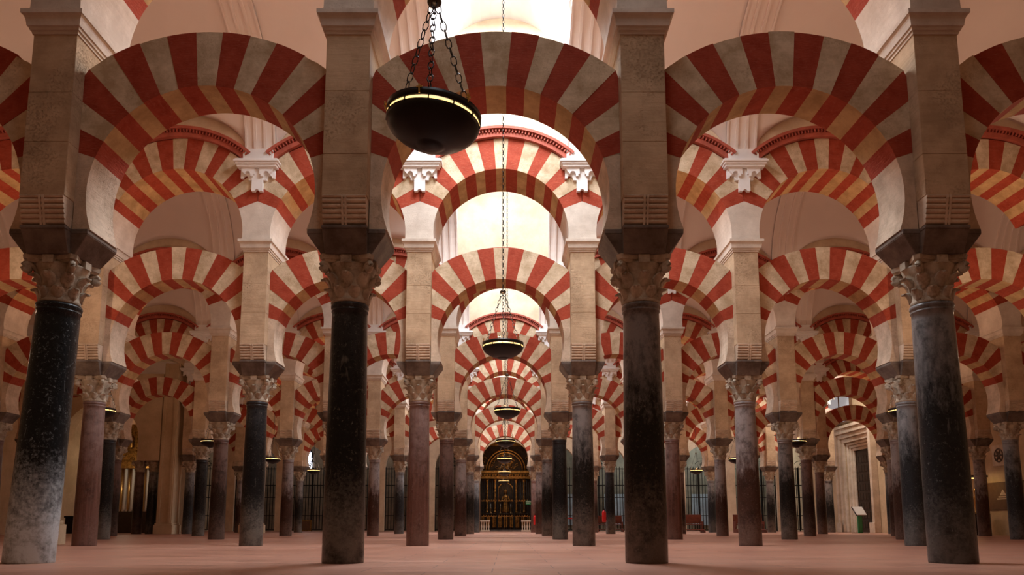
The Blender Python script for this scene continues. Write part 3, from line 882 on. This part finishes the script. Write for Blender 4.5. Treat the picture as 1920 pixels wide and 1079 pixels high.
def lattice_window(idx, x, z, wd, h):
    bm = bmesh.new(); n = 12
    arc = [(wd / 2 * cos(pi * i / n), h - wd / 2 + wd / 2 * sin(pi * i / n)) for i in range(n + 1)]
    prism(bm, [(-wd / 2, 0), (wd / 2, 0)] + arc, 0, 0.04, 0)
    for i in range(7):
        for s in (-1, 1):
            x0 = -wd / 2 + wd * i / 6
            tube(bm, [(max(-wd / 2, min(wd / 2, x0)), -0.02, 0.02), (max(-wd / 2, min(wd / 2, x0 + s * wd * 0.5)), -0.02, h * 0.5), (max(-wd / 2 * 0.8, min(wd / 2 * 0.8, x0)), -0.02, h * 0.86)], 0.02, 4, 1)
    tube(bm, [(px, -0.02, pz) for px, pz in [(-wd / 2, 0)] + arc[::-1] + [(wd / 2, 0)]], 0.05, 6, 1)
    return struct('window_%d' % idx, mesh('lattice_window', bm, [M['lattice_glow'], M['iron']]), (x, YC - 0.06, z))
lattice_window(8, -14.35, 4.35, 1.1, 1.5); lattice_window(9, -9.2, 4.4, 1.0, 1.4)

# ------------------------------------------------------------------ gilded altar behind its gate
YA = YB + 1.3
t = thing('gilded_altarpiece', 'tall gilded altarpiece with an arched niche at the end of the central aisle', 'altar', (0, YA, 0))
def P_(name, bm, mat, bevel=0.0, parent=None): return put(name, mesh(name, bm, mat, bevel), parent or t)
bm = bmesh.new(); b2(bm, -1.85, 1.85, 0.25, 0.5, 0, 6.9); P_('back_panel', bm, M['bronze_dark'])
bm = bmesh.new(); b2(bm, -1.7, 1.7, -0.25, 0.25, 0.05, 1.1); b2(bm, -1.8, 1.8, -0.35, 0.25, 1.1, 1.2); P_('altar_table', bm, M['bronze_dark'], 0.02)
bm = bmesh.new()
for i in range(9): b2(bm, -1.55 + i * 0.39 - 0.14, -1.55 + i * 0.39 + 0.14, -0.29, -0.25, 0.25, 0.95)
P_('carved_front', bm, M['gold'], 0.02)
for x in (-1.25, -0.72, 0.72, 1.25):
    bm = bmesh.new()
    lathe(bm, [(0.11, 1.2), (0.11, 1.32), (0.075, 1.36)] + [(0.075 + 0.012 * sin(i * 1.3), 1.4 + i * 0.08) for i in range(24)] + [(0.08, 3.3), (0.12, 3.42), (0.12, 3.5)], 14, cx=x)
    P_('altar_column', bm, M['gold'])
for z, d in ((3.5, 0.28), (3.85, 0.42), (5.75, 0.34)):
    bm = bmesh.new(); b2(bm, -1.85, 1.85, -d, 0.25, z, z + 0.09); b2(bm, -1.8, 1.8, -d + 0.08, 0.25, z + 0.09, z + 0.2); P_('entablature', bm, M['gold'], 0.01)
bm = bmesh.new()
for i in range(18): box(bm, (-1.62 + i * 0.19, -0.16, 3.77), (0.11, 0.06, 0.13), 0, Matrix.Rotation(pi / 4, 4, 'Y'))
for i in range(14): box(bm, (-1.6 + i * 0.246, -0.02, 6.15), (0.15, 0.08, 0.15), 0, Matrix.Rotation(pi / 4, 4, 'Y'))
P_('carved_frieze', bm, M['gold'])
bm = bmesh.new()                      # lunette with scrolls
for r in (1.32, 1.15): tube(bm, [(r * cos(pi * i / 24), 0.12, 4.1 + r * 1.05 * sin(pi * i / 24)) for i in range(25)], 0.055, 6)
P_('lunette_arch', bm, M['gold'])
bm = bmesh.new(); rr = random.Random(3)
for i in range(34):
    a = rr.uniform(0.12, pi - 0.12); r = rr.uniform(0.15, 1.0); cx, cz = r * cos(a), 4.15 + r * sin(a)
    q = rr.uniform(0.07, 0.17); s = rr.choice((-1, 1))
    tube(bm, [(cx + s * q * cos(u) * (1 - u / 9), 0.15, cz + q * sin(u) * (1 - u / 9)) for u in [v * 0.5 for v in range(14)]], 0.022, 5)
for sx in (-1, 1):
    for i in range(5):
        cx, cz = sx * (1.45 + 0.12 * (i % 2)), 4.3 + i * 0.3
        tube(bm, [(cx + 0.14 * cos(u) * (1 - u / 9), 0.16, cz + 0.14 * sin(u) * (1 - u / 9)) for u in [v * 0.5 for v in range(14)]], 0.022, 5)
P_('scroll_relief', bm, M['gold'])
bm = bmesh.new()                      # niche frame
tube(bm, [(-0.52, 0.05, 1.3), (-0.52, 0.05, 2.7)] + [(0.52 * -cos(pi * i / 14), 0.05, 2.7 + 0.55 * sin(pi * i / 14)) for i in range(15)] + [(0.52, 0.05, 1.3)], 0.05, 6)
P_('niche_frame', bm, M['gold'])
bm = bmesh.new()                      # robed statue in the niche
lathe(bm, [(0.30, 1.22), (0.28, 1.35), (0.21, 1.7), (0.17, 2.05), (0.20, 2.25), (0.19, 2.36), (0.07, 2.44), (0.065, 2.5), (0.10, 2.56), (0.115, 2.66), (0.10, 2.77), (0.04, 2.83)], 18, cy_=0.02)
for sx in (-1, 1): tube(bm, [(sx * 0.19, 0.0, 2.3), (sx * 0.27, -0.08, 2.05), (sx * 0.10, -0.2, 1.98)], [0.07, 0.06, 0.04], 8)
P_('niche_figure', bm, M['gold'])
bm = bmesh.new()
for i in range(22):
    a = -0.3 + (pi + 0.6) * i / 21
    box(bm, (1.62 * cos(a), -0.05, 6.0 + 0.75 * max(0, sin(a))), (0.16, 0.06, 0.10), 0, Matrix.Rotation(-a, 4, 'Y'))
P_('crest', bm, M['gold'])
for x in (-1.0, -0.35, 0.35, 1.0):
    o = thing('altar_candlestick', 'brass candlestick on the altar table, %s from the left' % ORD[int((x + 1.0) / 0.65 + 1.5)], 'candlestick', (x, YA - 0.2, 1.2), 0, 'candlesticks on the altar')
    bm = bmesh.new(); lathe(bm, [(0.07, 0), (0.07, 0.02), (0.02, 0.06), (0.03, 0.15), (0.018, 0.22), (0.04, 0.34), (0.04, 0.36)], 12); put('stand', mesh('stand', bm, M['brass']), o)
    bm = bmesh.new(); lathe(bm, [(0.018, 0.36), (0.018, 0.60), (0.004, 0.62)], 8); put('candle', mesh('candle', bm, M['white_paint']), o)
point('altar_light', (0, YA - 0.9, 3.0), 8, (1.0, 0.62, 0.3), 0.3)  # warm point lights floating before the altarpiece, above the candlesticks
point('altar_light', (0, YA - 0.7, 4.9), 11, (1.0, 0.62, 0.3), 0.3)
# gate in front
t = thing('altar_gate', 'tall black iron gate with brass rails closing off the altar', 'gate', (0, YB - 0.1, 0))
bm = bmesh.new()
for i in range(27):
    x = -1.62 + 3.24 * i / 26; tube(bm, [(x, 0, 0.15), (x, 0, 3.2 if i % 2 else 3.35)], 0.019, 5)
put('bars', mesh('bars', bm, M['iron']), t)
for z in (0.95, 1.95):
    bm = bmesh.new(); b2(bm, -1.64, 1.64, -0.03, 0.03, z, z + 0.05)
    for i in range(20): b2(bm, -1.6 + i * 0.168 - 0.03, -1.6 + i * 0.168 + 0.03, -0.035, 0.035, z + 0.05, z + 0.11)
    put('brass_rail', mesh('brass_rail', bm, M['gold']), t)
bm = bmesh.new()
for x in (-1.62, -0.55, 0.55, 1.62): b2(bm, x - 0.04, x + 0.04, -0.04, 0.04, 0, 3.3)
b2(bm, -1.66, 1.66, -0.05, 0.05, 0.05, 0.15)
put('posts', mesh('posts', bm, M['iron']), t)
struct('trim_1', simple_box('altar_step', -1.3, 1.3, YB - 0.75, YB - 0.2, 0, 0.10, M['grey_impost']))
# balustrades either side
for sx, nm in ((-1, 'left'), (1, 'right')):
    t = thing('stone_balustrade', 'short pale stone balustrade %s of the altar gate' % nm, 'balustrade', (sx * 1.30, YB - 1.3, 0), 0, 'balustrades before the altar')
    bm = bmesh.new(); b2(bm, -0.3, 0.3, -0.09, 0.09, 0, 0.1); put('plinth', mesh('plinth', bm, M['marble_white'], 0.006), t)
    bm = bmesh.new(); b2(bm, -0.31, 0.31, -0.1, 0.1, 0.62, 0.72); put('rail', mesh('rail', bm, M['marble_white'], 0.006), t)
    for i in range(4):
        bm = bmesh.new(); lathe(bm, [(0.05, 0.1), (0.03, 0.16), (0.052, 0.28), (0.05, 0.34), (0.026, 0.48), (0.045, 0.58), (0.05, 0.62)], 10); put('baluster', mesh('baluster', bm, M['marble_white']), t, (-0.225 + 0.15 * i, 0, 0))

# ------------------------------------------------------------------ small things at the end of the hall
def sign():
    t = thing('green_sign', 'small green sign hanging beside the gilded altar', 'sign', (1.50, YB - 0.35, 1.72))
    bm = bmesh.new(); b2(bm, -0.19, 0.19, -0.015, 0.015, 0, 0.28); put('panel', mesh('panel', bm, M['green_sign'], 0.004), t)
    bm = bmesh.new(); b2(bm, -0.15, 0.15, -0.02, -0.014, 0.18, 0.21); b2(bm, -0.15, 0.06, -0.02, -0.014, 0.09, 0.12); put('pale_lines', mesh('pale_lines', bm, M['white_paint']), t)
    bm = bmesh.new(); b2(bm, -0.015, 0.015, 0.0, 0.03, -1.72, 0.02); put('post', mesh('post', bm, M['iron']), t)
sign()
def extinguisher(x, y, z, label):
    t = thing('fire_extinguisher', label, 'fire extinguisher', (x, y, z), 0, 'fire extinguishers on columns')
    bm = bmesh.new(); lathe(bm, [(0.085, 0), (0.095, 0.02), (0.095, 0.42), (0.075, 0.49), (0.035, 0.53), (0.03, 0.56)], 18); put('cylinder_body', mesh('tank', bm, M['red_paint']), t)
    bm = bmesh.new(); b2(bm, -0.03, 0.03, -0.09, 0.03, 0.56, 0.60); tube(bm, [(0.03, -0.04, 0.57), (0.12, -0.07, 0.5), (0.12, -0.09, 0.25), (0.11, -0.09, 0.08)], [0.015, 0.015, 0.015, 0.03], 6); put('valve_and_hose', mesh('valve_and_hose', bm, M['lamp_black']), t)
extinguisher(1.65, rowy(6) - 0.40, 0.42, 'red fire extinguisher on the sixth-row column beside the altar')
extinguisher(4.60, rowy(5) - 0.42, 0.55, 'red fire extinguisher on the fifth-row column before the right grilles')
# dark panel with red ribbon
t = thing('black_panel_stand', 'tall narrow black panel standing behind the aisle columns', 'panel', (3.75, YB - 0.9, 0))
bm = bmesh.new(); b2(bm, -0.13, 0.13, -0.03, 0.03, 0.03, 2.75); put('panel', mesh('panel', bm, M['lamp_black']), t)
bm = bmesh.new(); b2(bm, -0.13, 0.13, -0.035, 0.035, 2.75, 2.8); put('cap_strip', mesh('cap_strip', bm, M['white_paint']), t)
bm = bmesh.new(); b2(bm, -0.2, 0.2, -0.2, 0.2, 0, 0.03); put('base_plate', mesh('base_plate', bm, M['lamp_black']), t)
t = thing('ribbon_barrier', 'red ribbon barrier between two posts near the aisle columns', 'barrier', (4.3, YB - 1.6, 0))
for x in (-0.45, 0.45):
    bm = bmesh.new(); lathe(bm, [(0.16, 0), (0.16, 0.03), (0.03, 0.04), (0.03, 0.85), (0.04, 0.86), (0.04, 0.92)], 14, cx=x); put('post', mesh('post', bm, M['lamp_black']), t)
bm = bmesh.new(); b2(bm, -0.45, 0.45, -0.004, 0.004, 0.80, 0.88); put('ribbon', mesh('ribbon', bm, M['red_paint']), t)

# wooden benches in front of the right chapels
def bench(x, y, label):
    t = thing('wooden_bench', label, 'bench', (x, y, 0), 0, 'wooden benches by the chapels')
    for nm, args in (('seat', (-0.75, 0.75, -0.22, 0.22, 0.42, 0.47)), ('backrest', (-0.75, 0.75, 0.20, 0.25, 0.50, 0.98)), ('kneeler', (-0.75, 0.75, -0.62, -0.42, 0.14, 0.19))):
        bm = bmesh.new(); b2(bm, *args); put(nm, mesh(nm, bm, M['red_wood'], 0.01), t)
    for s in (-1, 1):
        bm = bmesh.new(); prism_x(bm, [(-0.65, 0), (0.25, 0), (0.27, 0.98), (0.2, 0.98), (0.18, 0.62), (-0.25, 0.60), (-0.25, 0.45), (-0.18, 0.2), (-0.65, 0.12)], s * 0.75 - 0.03, s * 0.75 + 0.03); put('end_panel', mesh('end_panel', bm, M['red_wood']), t)
bench(9.9, 42.3, 'red-brown wooden bench before the chapel grille, between fifth-row columns')
bench(13.2, 42.3, 'red-brown wooden bench half hidden behind a grey and brown column')
for q, x in enumerate((6.3, 8.1)):
    bench(x, 47.3, 'red-brown bench before the chapel grilles, %s right of the altar' % ORD[q + 1])

# ------------------------------------------------------------------ right side: portal, window, info stand, plaque, glass case
t = thing('stone_portal', 'pale stone doorway with stepped mouldings in the right wall', 'portal', (XW, (DY0 + DY1) / 2, 0))
hw = (DY1 - DY0) / 2
for q in range(6):
    if q < 3: a, zt, x0, x1 = hw + 0.75 - q * 0.25, DZ + 0.75 - q * 0.25, -0.36 + q * 0.12, -0.002; wd = 0.249
    else: a, zt, x0, x1 = hw - 0.002 - (q - 3) * 0.16, DZ - 0.002 - (q - 3) * 0.16, 0.03 + (q - 3) * 0.10, 0.34; wd = 0.159
    bm = bmesh.new()
    for s in (-1, 1): b2(bm, x0, x1, min(s * a, s * (a - wd)), max(s * a, s * (a - wd)), 0, zt - wd)
    b2(bm, x0, x1, -a, a, zt - wd, zt)
    put('moulding', mesh('moulding', bm, M['portal_stone'], 0.02), t)
bm = bmesh.new(); b2(bm, -0.45, -0.002, -hw - 1.0, hw + 1.0, DZ + 0.78, DZ + 0.95); b2(bm, -0.38, -0.002, -hw - 0.9, hw + 0.9, DZ + 0.7, DZ + 0.78); put('lintel_cornice', mesh('lintel_cornice', bm, M['portal_stone'], 0.02), t)
for s in (-1, 1):
    bm = bmesh.new(); b2(bm, -0.42, -0.36, s * (hw + 0.55) - 0.3, s * (hw + 0.55) + 0.3, 0, 0.55); put('plinth', mesh('plinth', bm, M['portal_stone'], 0.02), t)
bm = bmesh.new(); b2(bm, 0.36, 0.42, -hw + 0.48, hw - 0.48, 0, DZ - 0.48)
for i in range(6):
    for k2 in range(8): b2(bm, 0.33, 0.36, -0.95 + i * 0.33, -0.69 + i * 0.33, 0.25 + k2 * 0.52, 0.62 + k2 * 0.52)
put('panelled_door', mesh('panelled_door', bm, M['dark_wood'], 0.01), t)
bm = bmesh.new()
b2(bm, -0.06, 0.0, -1.5, 1.5, 0, 1.9, 0); b2(bm, -0.14, 0.0, -1.62, -1.5, -0.1, 2.0, 1); b2(bm, -0.14, 0.0, 1.5, 1.62, -0.1, 2.0, 1); b2(bm, -0.14, 0.0, -1.62, 1.62, -0.12, 0, 1); b2(bm, -0.14, 0.0, -1.62, 1.62, 1.9, 2.02, 1)
b2(bm, -0.1, 0.0, -0.04, 0.04, 0, 1.9, 1)
struct('window_10', mesh('grey_window', bm, [M['grey_window'], M['brown_panel']]), (XW, 45.0, 6.35))
t = thing('information_stand', 'slanted information stand with pale top and green foot by the stone doorway', 'stand', (18.0, 39.6, 0), 0.35)
bm = bmesh.new(); b2(bm, -0.12, 0.12, -0.05, 0.05, 0.02, 0.95); put('foot_panel', mesh('foot_panel', bm, M['green_sign'], 0.005), t)
bm = bmesh.new(); b2(bm, -0.3, 0.3, -0.25, 0.25, 0, 0.02); put('base', mesh('base', bm, M['lamp_black']), t)
bm = bmesh.new(); box(bm, (0, -0.02, 1.12), (0.62, 0.04, 0.5), 0, Matrix.Rotation(radians(-35), 4, 'X')); put('slanted_board', mesh('slanted_board', bm, M['white_paint'], 0.006), t)
bm = bmesh.new(); box(bm, (0, 0.015, 1.10), (0.66, 0.03, 0.54), 0, Matrix.Rotation(radians(-35), 4, 'X')); put('board_back', mesh('board_back', bm, M['lamp_black']), t)
t = thing('litter_bin', 'grey bin standing against the right wall beyond the doorway', 'bin', (19.1, 37.6, 0))
bm = bmesh.new(); lathe(bm, [(0.2, 0), (0.22, 0.03), (0.24, 1.0), (0.25, 1.02)], 20); put('body', mesh('body', bm, M['grey_bin']), t)
bm = bmesh.new(); lathe(bm, [(0.26, 1.02), (0.26, 1.1), (0.2, 1.18), (0.02, 1.2)], 20); put('lid', mesh('lid', bm, M['lamp_black']), t)
# carved plaque and brown text panel on the right wall
t = thing('carved_plaque', 'small square plaque with carved rosette high on the right wall', 'plaque', (XW, 30.6, 3.15))
bm = bmesh.new(); b2(bm, -0.08, -0.002, -0.44, 0.44, -0.42, 0.42); put('slab', mesh('slab', bm, M['marble_white'], 0.01), t)
bm = bmesh.new()
tube(bm, [(-0.085, 0.26 * cos(2 * pi * i / 24), 0.26 * sin(2 * pi * i / 24)) for i in range(24)], 0.03, 5, 0, True)
for i in range(6):
    a = pi * i / 3; tube(bm, [(-0.085, 0, 0), (-0.095, 0.12 * cos(a), 0.12 * sin(a)), (-0.085, 0.24 * cos(a), 0.24 * sin(a))], [0.02, 0.05, 0.02], 6)
put('rosette', mesh('rosette', bm, M['grey_impost']), t)
t = thing('brown_wall_panel', 'large brown panel with a pale emblem on the right wall below the plaque', 'panel', (XW, 30.6, 1.55))
bm = bmesh.new(); b2(bm, -0.04, 0.0, -1.3, 1.3, -0.55, 0.55); put('board', mesh('board', bm, M['brown_panel'], 0.008), t)
bm = bmesh.new()
b2(bm, -0.05, -0.039, -0.4, 0.4, -0.14, -0.09); b2(bm, -0.05, -0.039, -0.3, 0.3, -0.06, -0.01)
prism_x(bm, [(-0.2, 0.02), (0.2, 0.02), (0.0, 0.26)], -0.05, -0.039)
put('emblem', mesh('emblem', bm, M['marble_white']), t)
t = thing('glass_case', 'tall display case with golden light inside by the right wall', 'display case', (18.9, 31.2, 0))
bm = bmesh.new(); b2(bm, -0.35, 0.35, -0.35, 0.35, 0, 0.85); put('base', mesh('base', bm, M['lamp_black'], 0.01), t)
bm = bmesh.new(); b2(bm, -0.37, 0.37, -0.37, 0.37, 2.3, 2.38); put('top', mesh('top', bm, M['lamp_black'], 0.01), t)
bm = bmesh.new()
for sx in (-1, 1):
    for sy in (-1, 1): b2(bm, sx * 0.33 - 0.012, sx * 0.33 + 0.012, sy * 0.33 - 0.012, sy * 0.33 + 0.012, 0.85, 2.3)
put('corner_posts', mesh('corner_posts', bm, M['brass']), t)
bm = bmesh.new(); lathe(bm, [(0.12, 0.85), (0.04, 0.95), (0.05, 1.15), (0.14, 1.3), (0.16, 1.45), (0.03, 1.55), (0.02, 1.7), (0.05, 1.75), (0.005, 1.85)], 18); put('golden_vessel', mesh('golden_vessel', bm, M['brass']), t)
bm = bmesh.new(); b2(bm, -0.28, 0.28, -0.28, 0.28, 2.27, 2.30); put('light_panel', mesh('light_panel', bm, M['case_glow']), t)
point('case_light', (18.9, 31.2, 2.15), 6, (1.0, 0.7, 0.3), 0.1)

# ------------------------------------------------------------------ left side: plain pier with paired columns, gilded organ screen
def plain_pier(x, y, wx, wy, label):
    t = thing('plain_pier', label, 'pier', (x, y, 0), 0, 'plain cream piers')
    bm = bmesh.new(); b2(bm, -wx, wx, -wy, wy, 0.5, 8.0); put('pier_body', mesh('pier_body', bm, M['wall_side'], 0.01), t)
    bm = bmesh.new(); b2(bm, -wx - 0.08, wx + 0.08, -wy - 0.08, wy + 0.08, 0, 0.42); b2(bm, -wx - 0.04, wx + 0.04, -wy - 0.04, wy + 0.04, 0.42, 0.5); put('plinth', mesh('plinth', bm, M['wall_side'], 0.01), t)
    for s in (-1, 1):
        bm = bmesh.new(); b2(bm, s * wx * 0.7 - 0.06, s * wx * 0.7 + 0.06, -wy - 0.05, -wy, 0.5, 8.0); put('pilaster_strip', mesh('pilaster_strip', bm, M['wall_side']), t)
plain_pier(-15.70, rowy(5) - 0.2, 0.36, 0.4, 'plain cream pier with plinth beside paired dark columns, far left aisle')
plain_pier(-13.0, rowy(5) + 3.6, 0.45, 0.45, 'plain cream pier behind the fifth row, left side aisle')
plain_pier(-9.35, rowy(2) + 0.62, 0.16, 0.16, 'thin cream pilaster close behind the brown column, left edge')
for q, x in enumerate((-17.10, -16.45)):
    t = thing('marble_column', 'dark column of a pair under a plain arch, %s of the two from the left' % ORD[q + 1], 'column', (x, rowy(5) - 0.25, 0), 0, 'paired columns at the left wall')
    put('shaft', SHAFT['slate' if q else 'darkbrown'], t)
    capital(t)
bm = bmesh.new()                      # plain arch over the pair
R = 1.75
arc = [(-0.30 - R + R * cos(pi * i / 20), 1.0 + R * sin(pi * i / 20)) for i in range(21)]
for (xa, za), (xb, zb) in zip(arc, arc[1:]): prism(bm, [(xb, zb), (xa, za), (xa, 4.1), (xb, 4.1)], -0.4, 0.4)
prism(bm, [(-0.30, 0), (0.72, 0), (0.72, 4.1), (-0.30, 4.1)], -0.4, 0.4)
o = put('plain_arch', mesh('plain_arch', bm, M['wall_side']), None, (-16.80, rowy(5) - 0.25, 3.385))
tag(o, 'plain cream arch springing from the paired dark columns, far left', 'arch')
t = thing('organ_screen', 'gilded organ screen with pale pipes glimpsed at the far left', 'organ', (-19.3, rowy(5) + 3.2, 0))
bm = bmesh.new(); b2(bm, -1.3, 1.3, 0.1, 0.5, 0, 1.1); put('base', mesh('base', bm, M['dark_wood']), t)
for i in range(13):
    bm = bmesh.new(); lathe(bm, [(0.03, 1.1), (0.07, 1.25), (0.07, 3.3)], 10, cx=-1.15 + i * 0.19, cy_=0.15); put('pipe', mesh('pipe', bm, M['white_paint'] if i % 2 else M['brass']), t)
bm = bmesh.new(); b2(bm, -1.35, 1.35, -0.05, 0.5, 3.3, 3.55); b2(bm, -1.3, 1.3, 0.2, 0.4, 3.55, 5.6)
for i in range(9): tube(bm, [(-1.2 + i * 0.3 + 0.14 * cos(u) * (1 - u / 9), 0.15, 3.75 + 0.45 * (i % 2) + 0.14 * sin(u) * (1 - u / 9)) for u in [v * 0.5 for v in range(14)]], 0.03, 5)
for i in range(7):
    lathe(bm, [(0.02, 4.3), (0.13, 4.4), (0.08, 4.7), (0.11, 4.85), (0.02, 5.0)], 10, cx=-1.1 + i * 0.36, cy_=0.12)
put('gilded_crest', mesh('gilded_crest', bm, M['gold']), t)
point('organ_light', (-18.9, rowy(5) + 1.6, 3.6), 30, (1.0, 0.8, 0.55), 0.3)
t = thing('low_black_chest', 'low black chest on the floor at the far left', 'chest', (-17.9, rowy(4) + 4.2, 0))
bm = bmesh.new(); b2(bm, -0.9, 0.9, -0.35, 0.35, 0.04, 0.72); put('body', mesh('body', bm, M['lamp_black'], 0.01), t)
bm = bmesh.new(); b2(bm, -0.94, 0.94, -0.38, 0.38, 0.72, 0.8); put('lid', mesh('lid', bm, M['lamp_black'], 0.01), t)
t = thing('framed_notice', 'small framed notice leaning at the foot of the dark left grille', 'notice', (-13.0, YB - 0.1, 0.0))
bm = bmesh.new(); b2(bm, -0.32, 0.32, -0.02, 0.02, 0.03, 0.72); put('frame', mesh('frame', bm, M['gold'], 0.005), t)
bm = bmesh.new(); b2(bm, -0.26, 0.26, -0.026, -0.019, 0.09, 0.66); put('sheet', mesh('sheet', bm, M['brown_panel']), t)
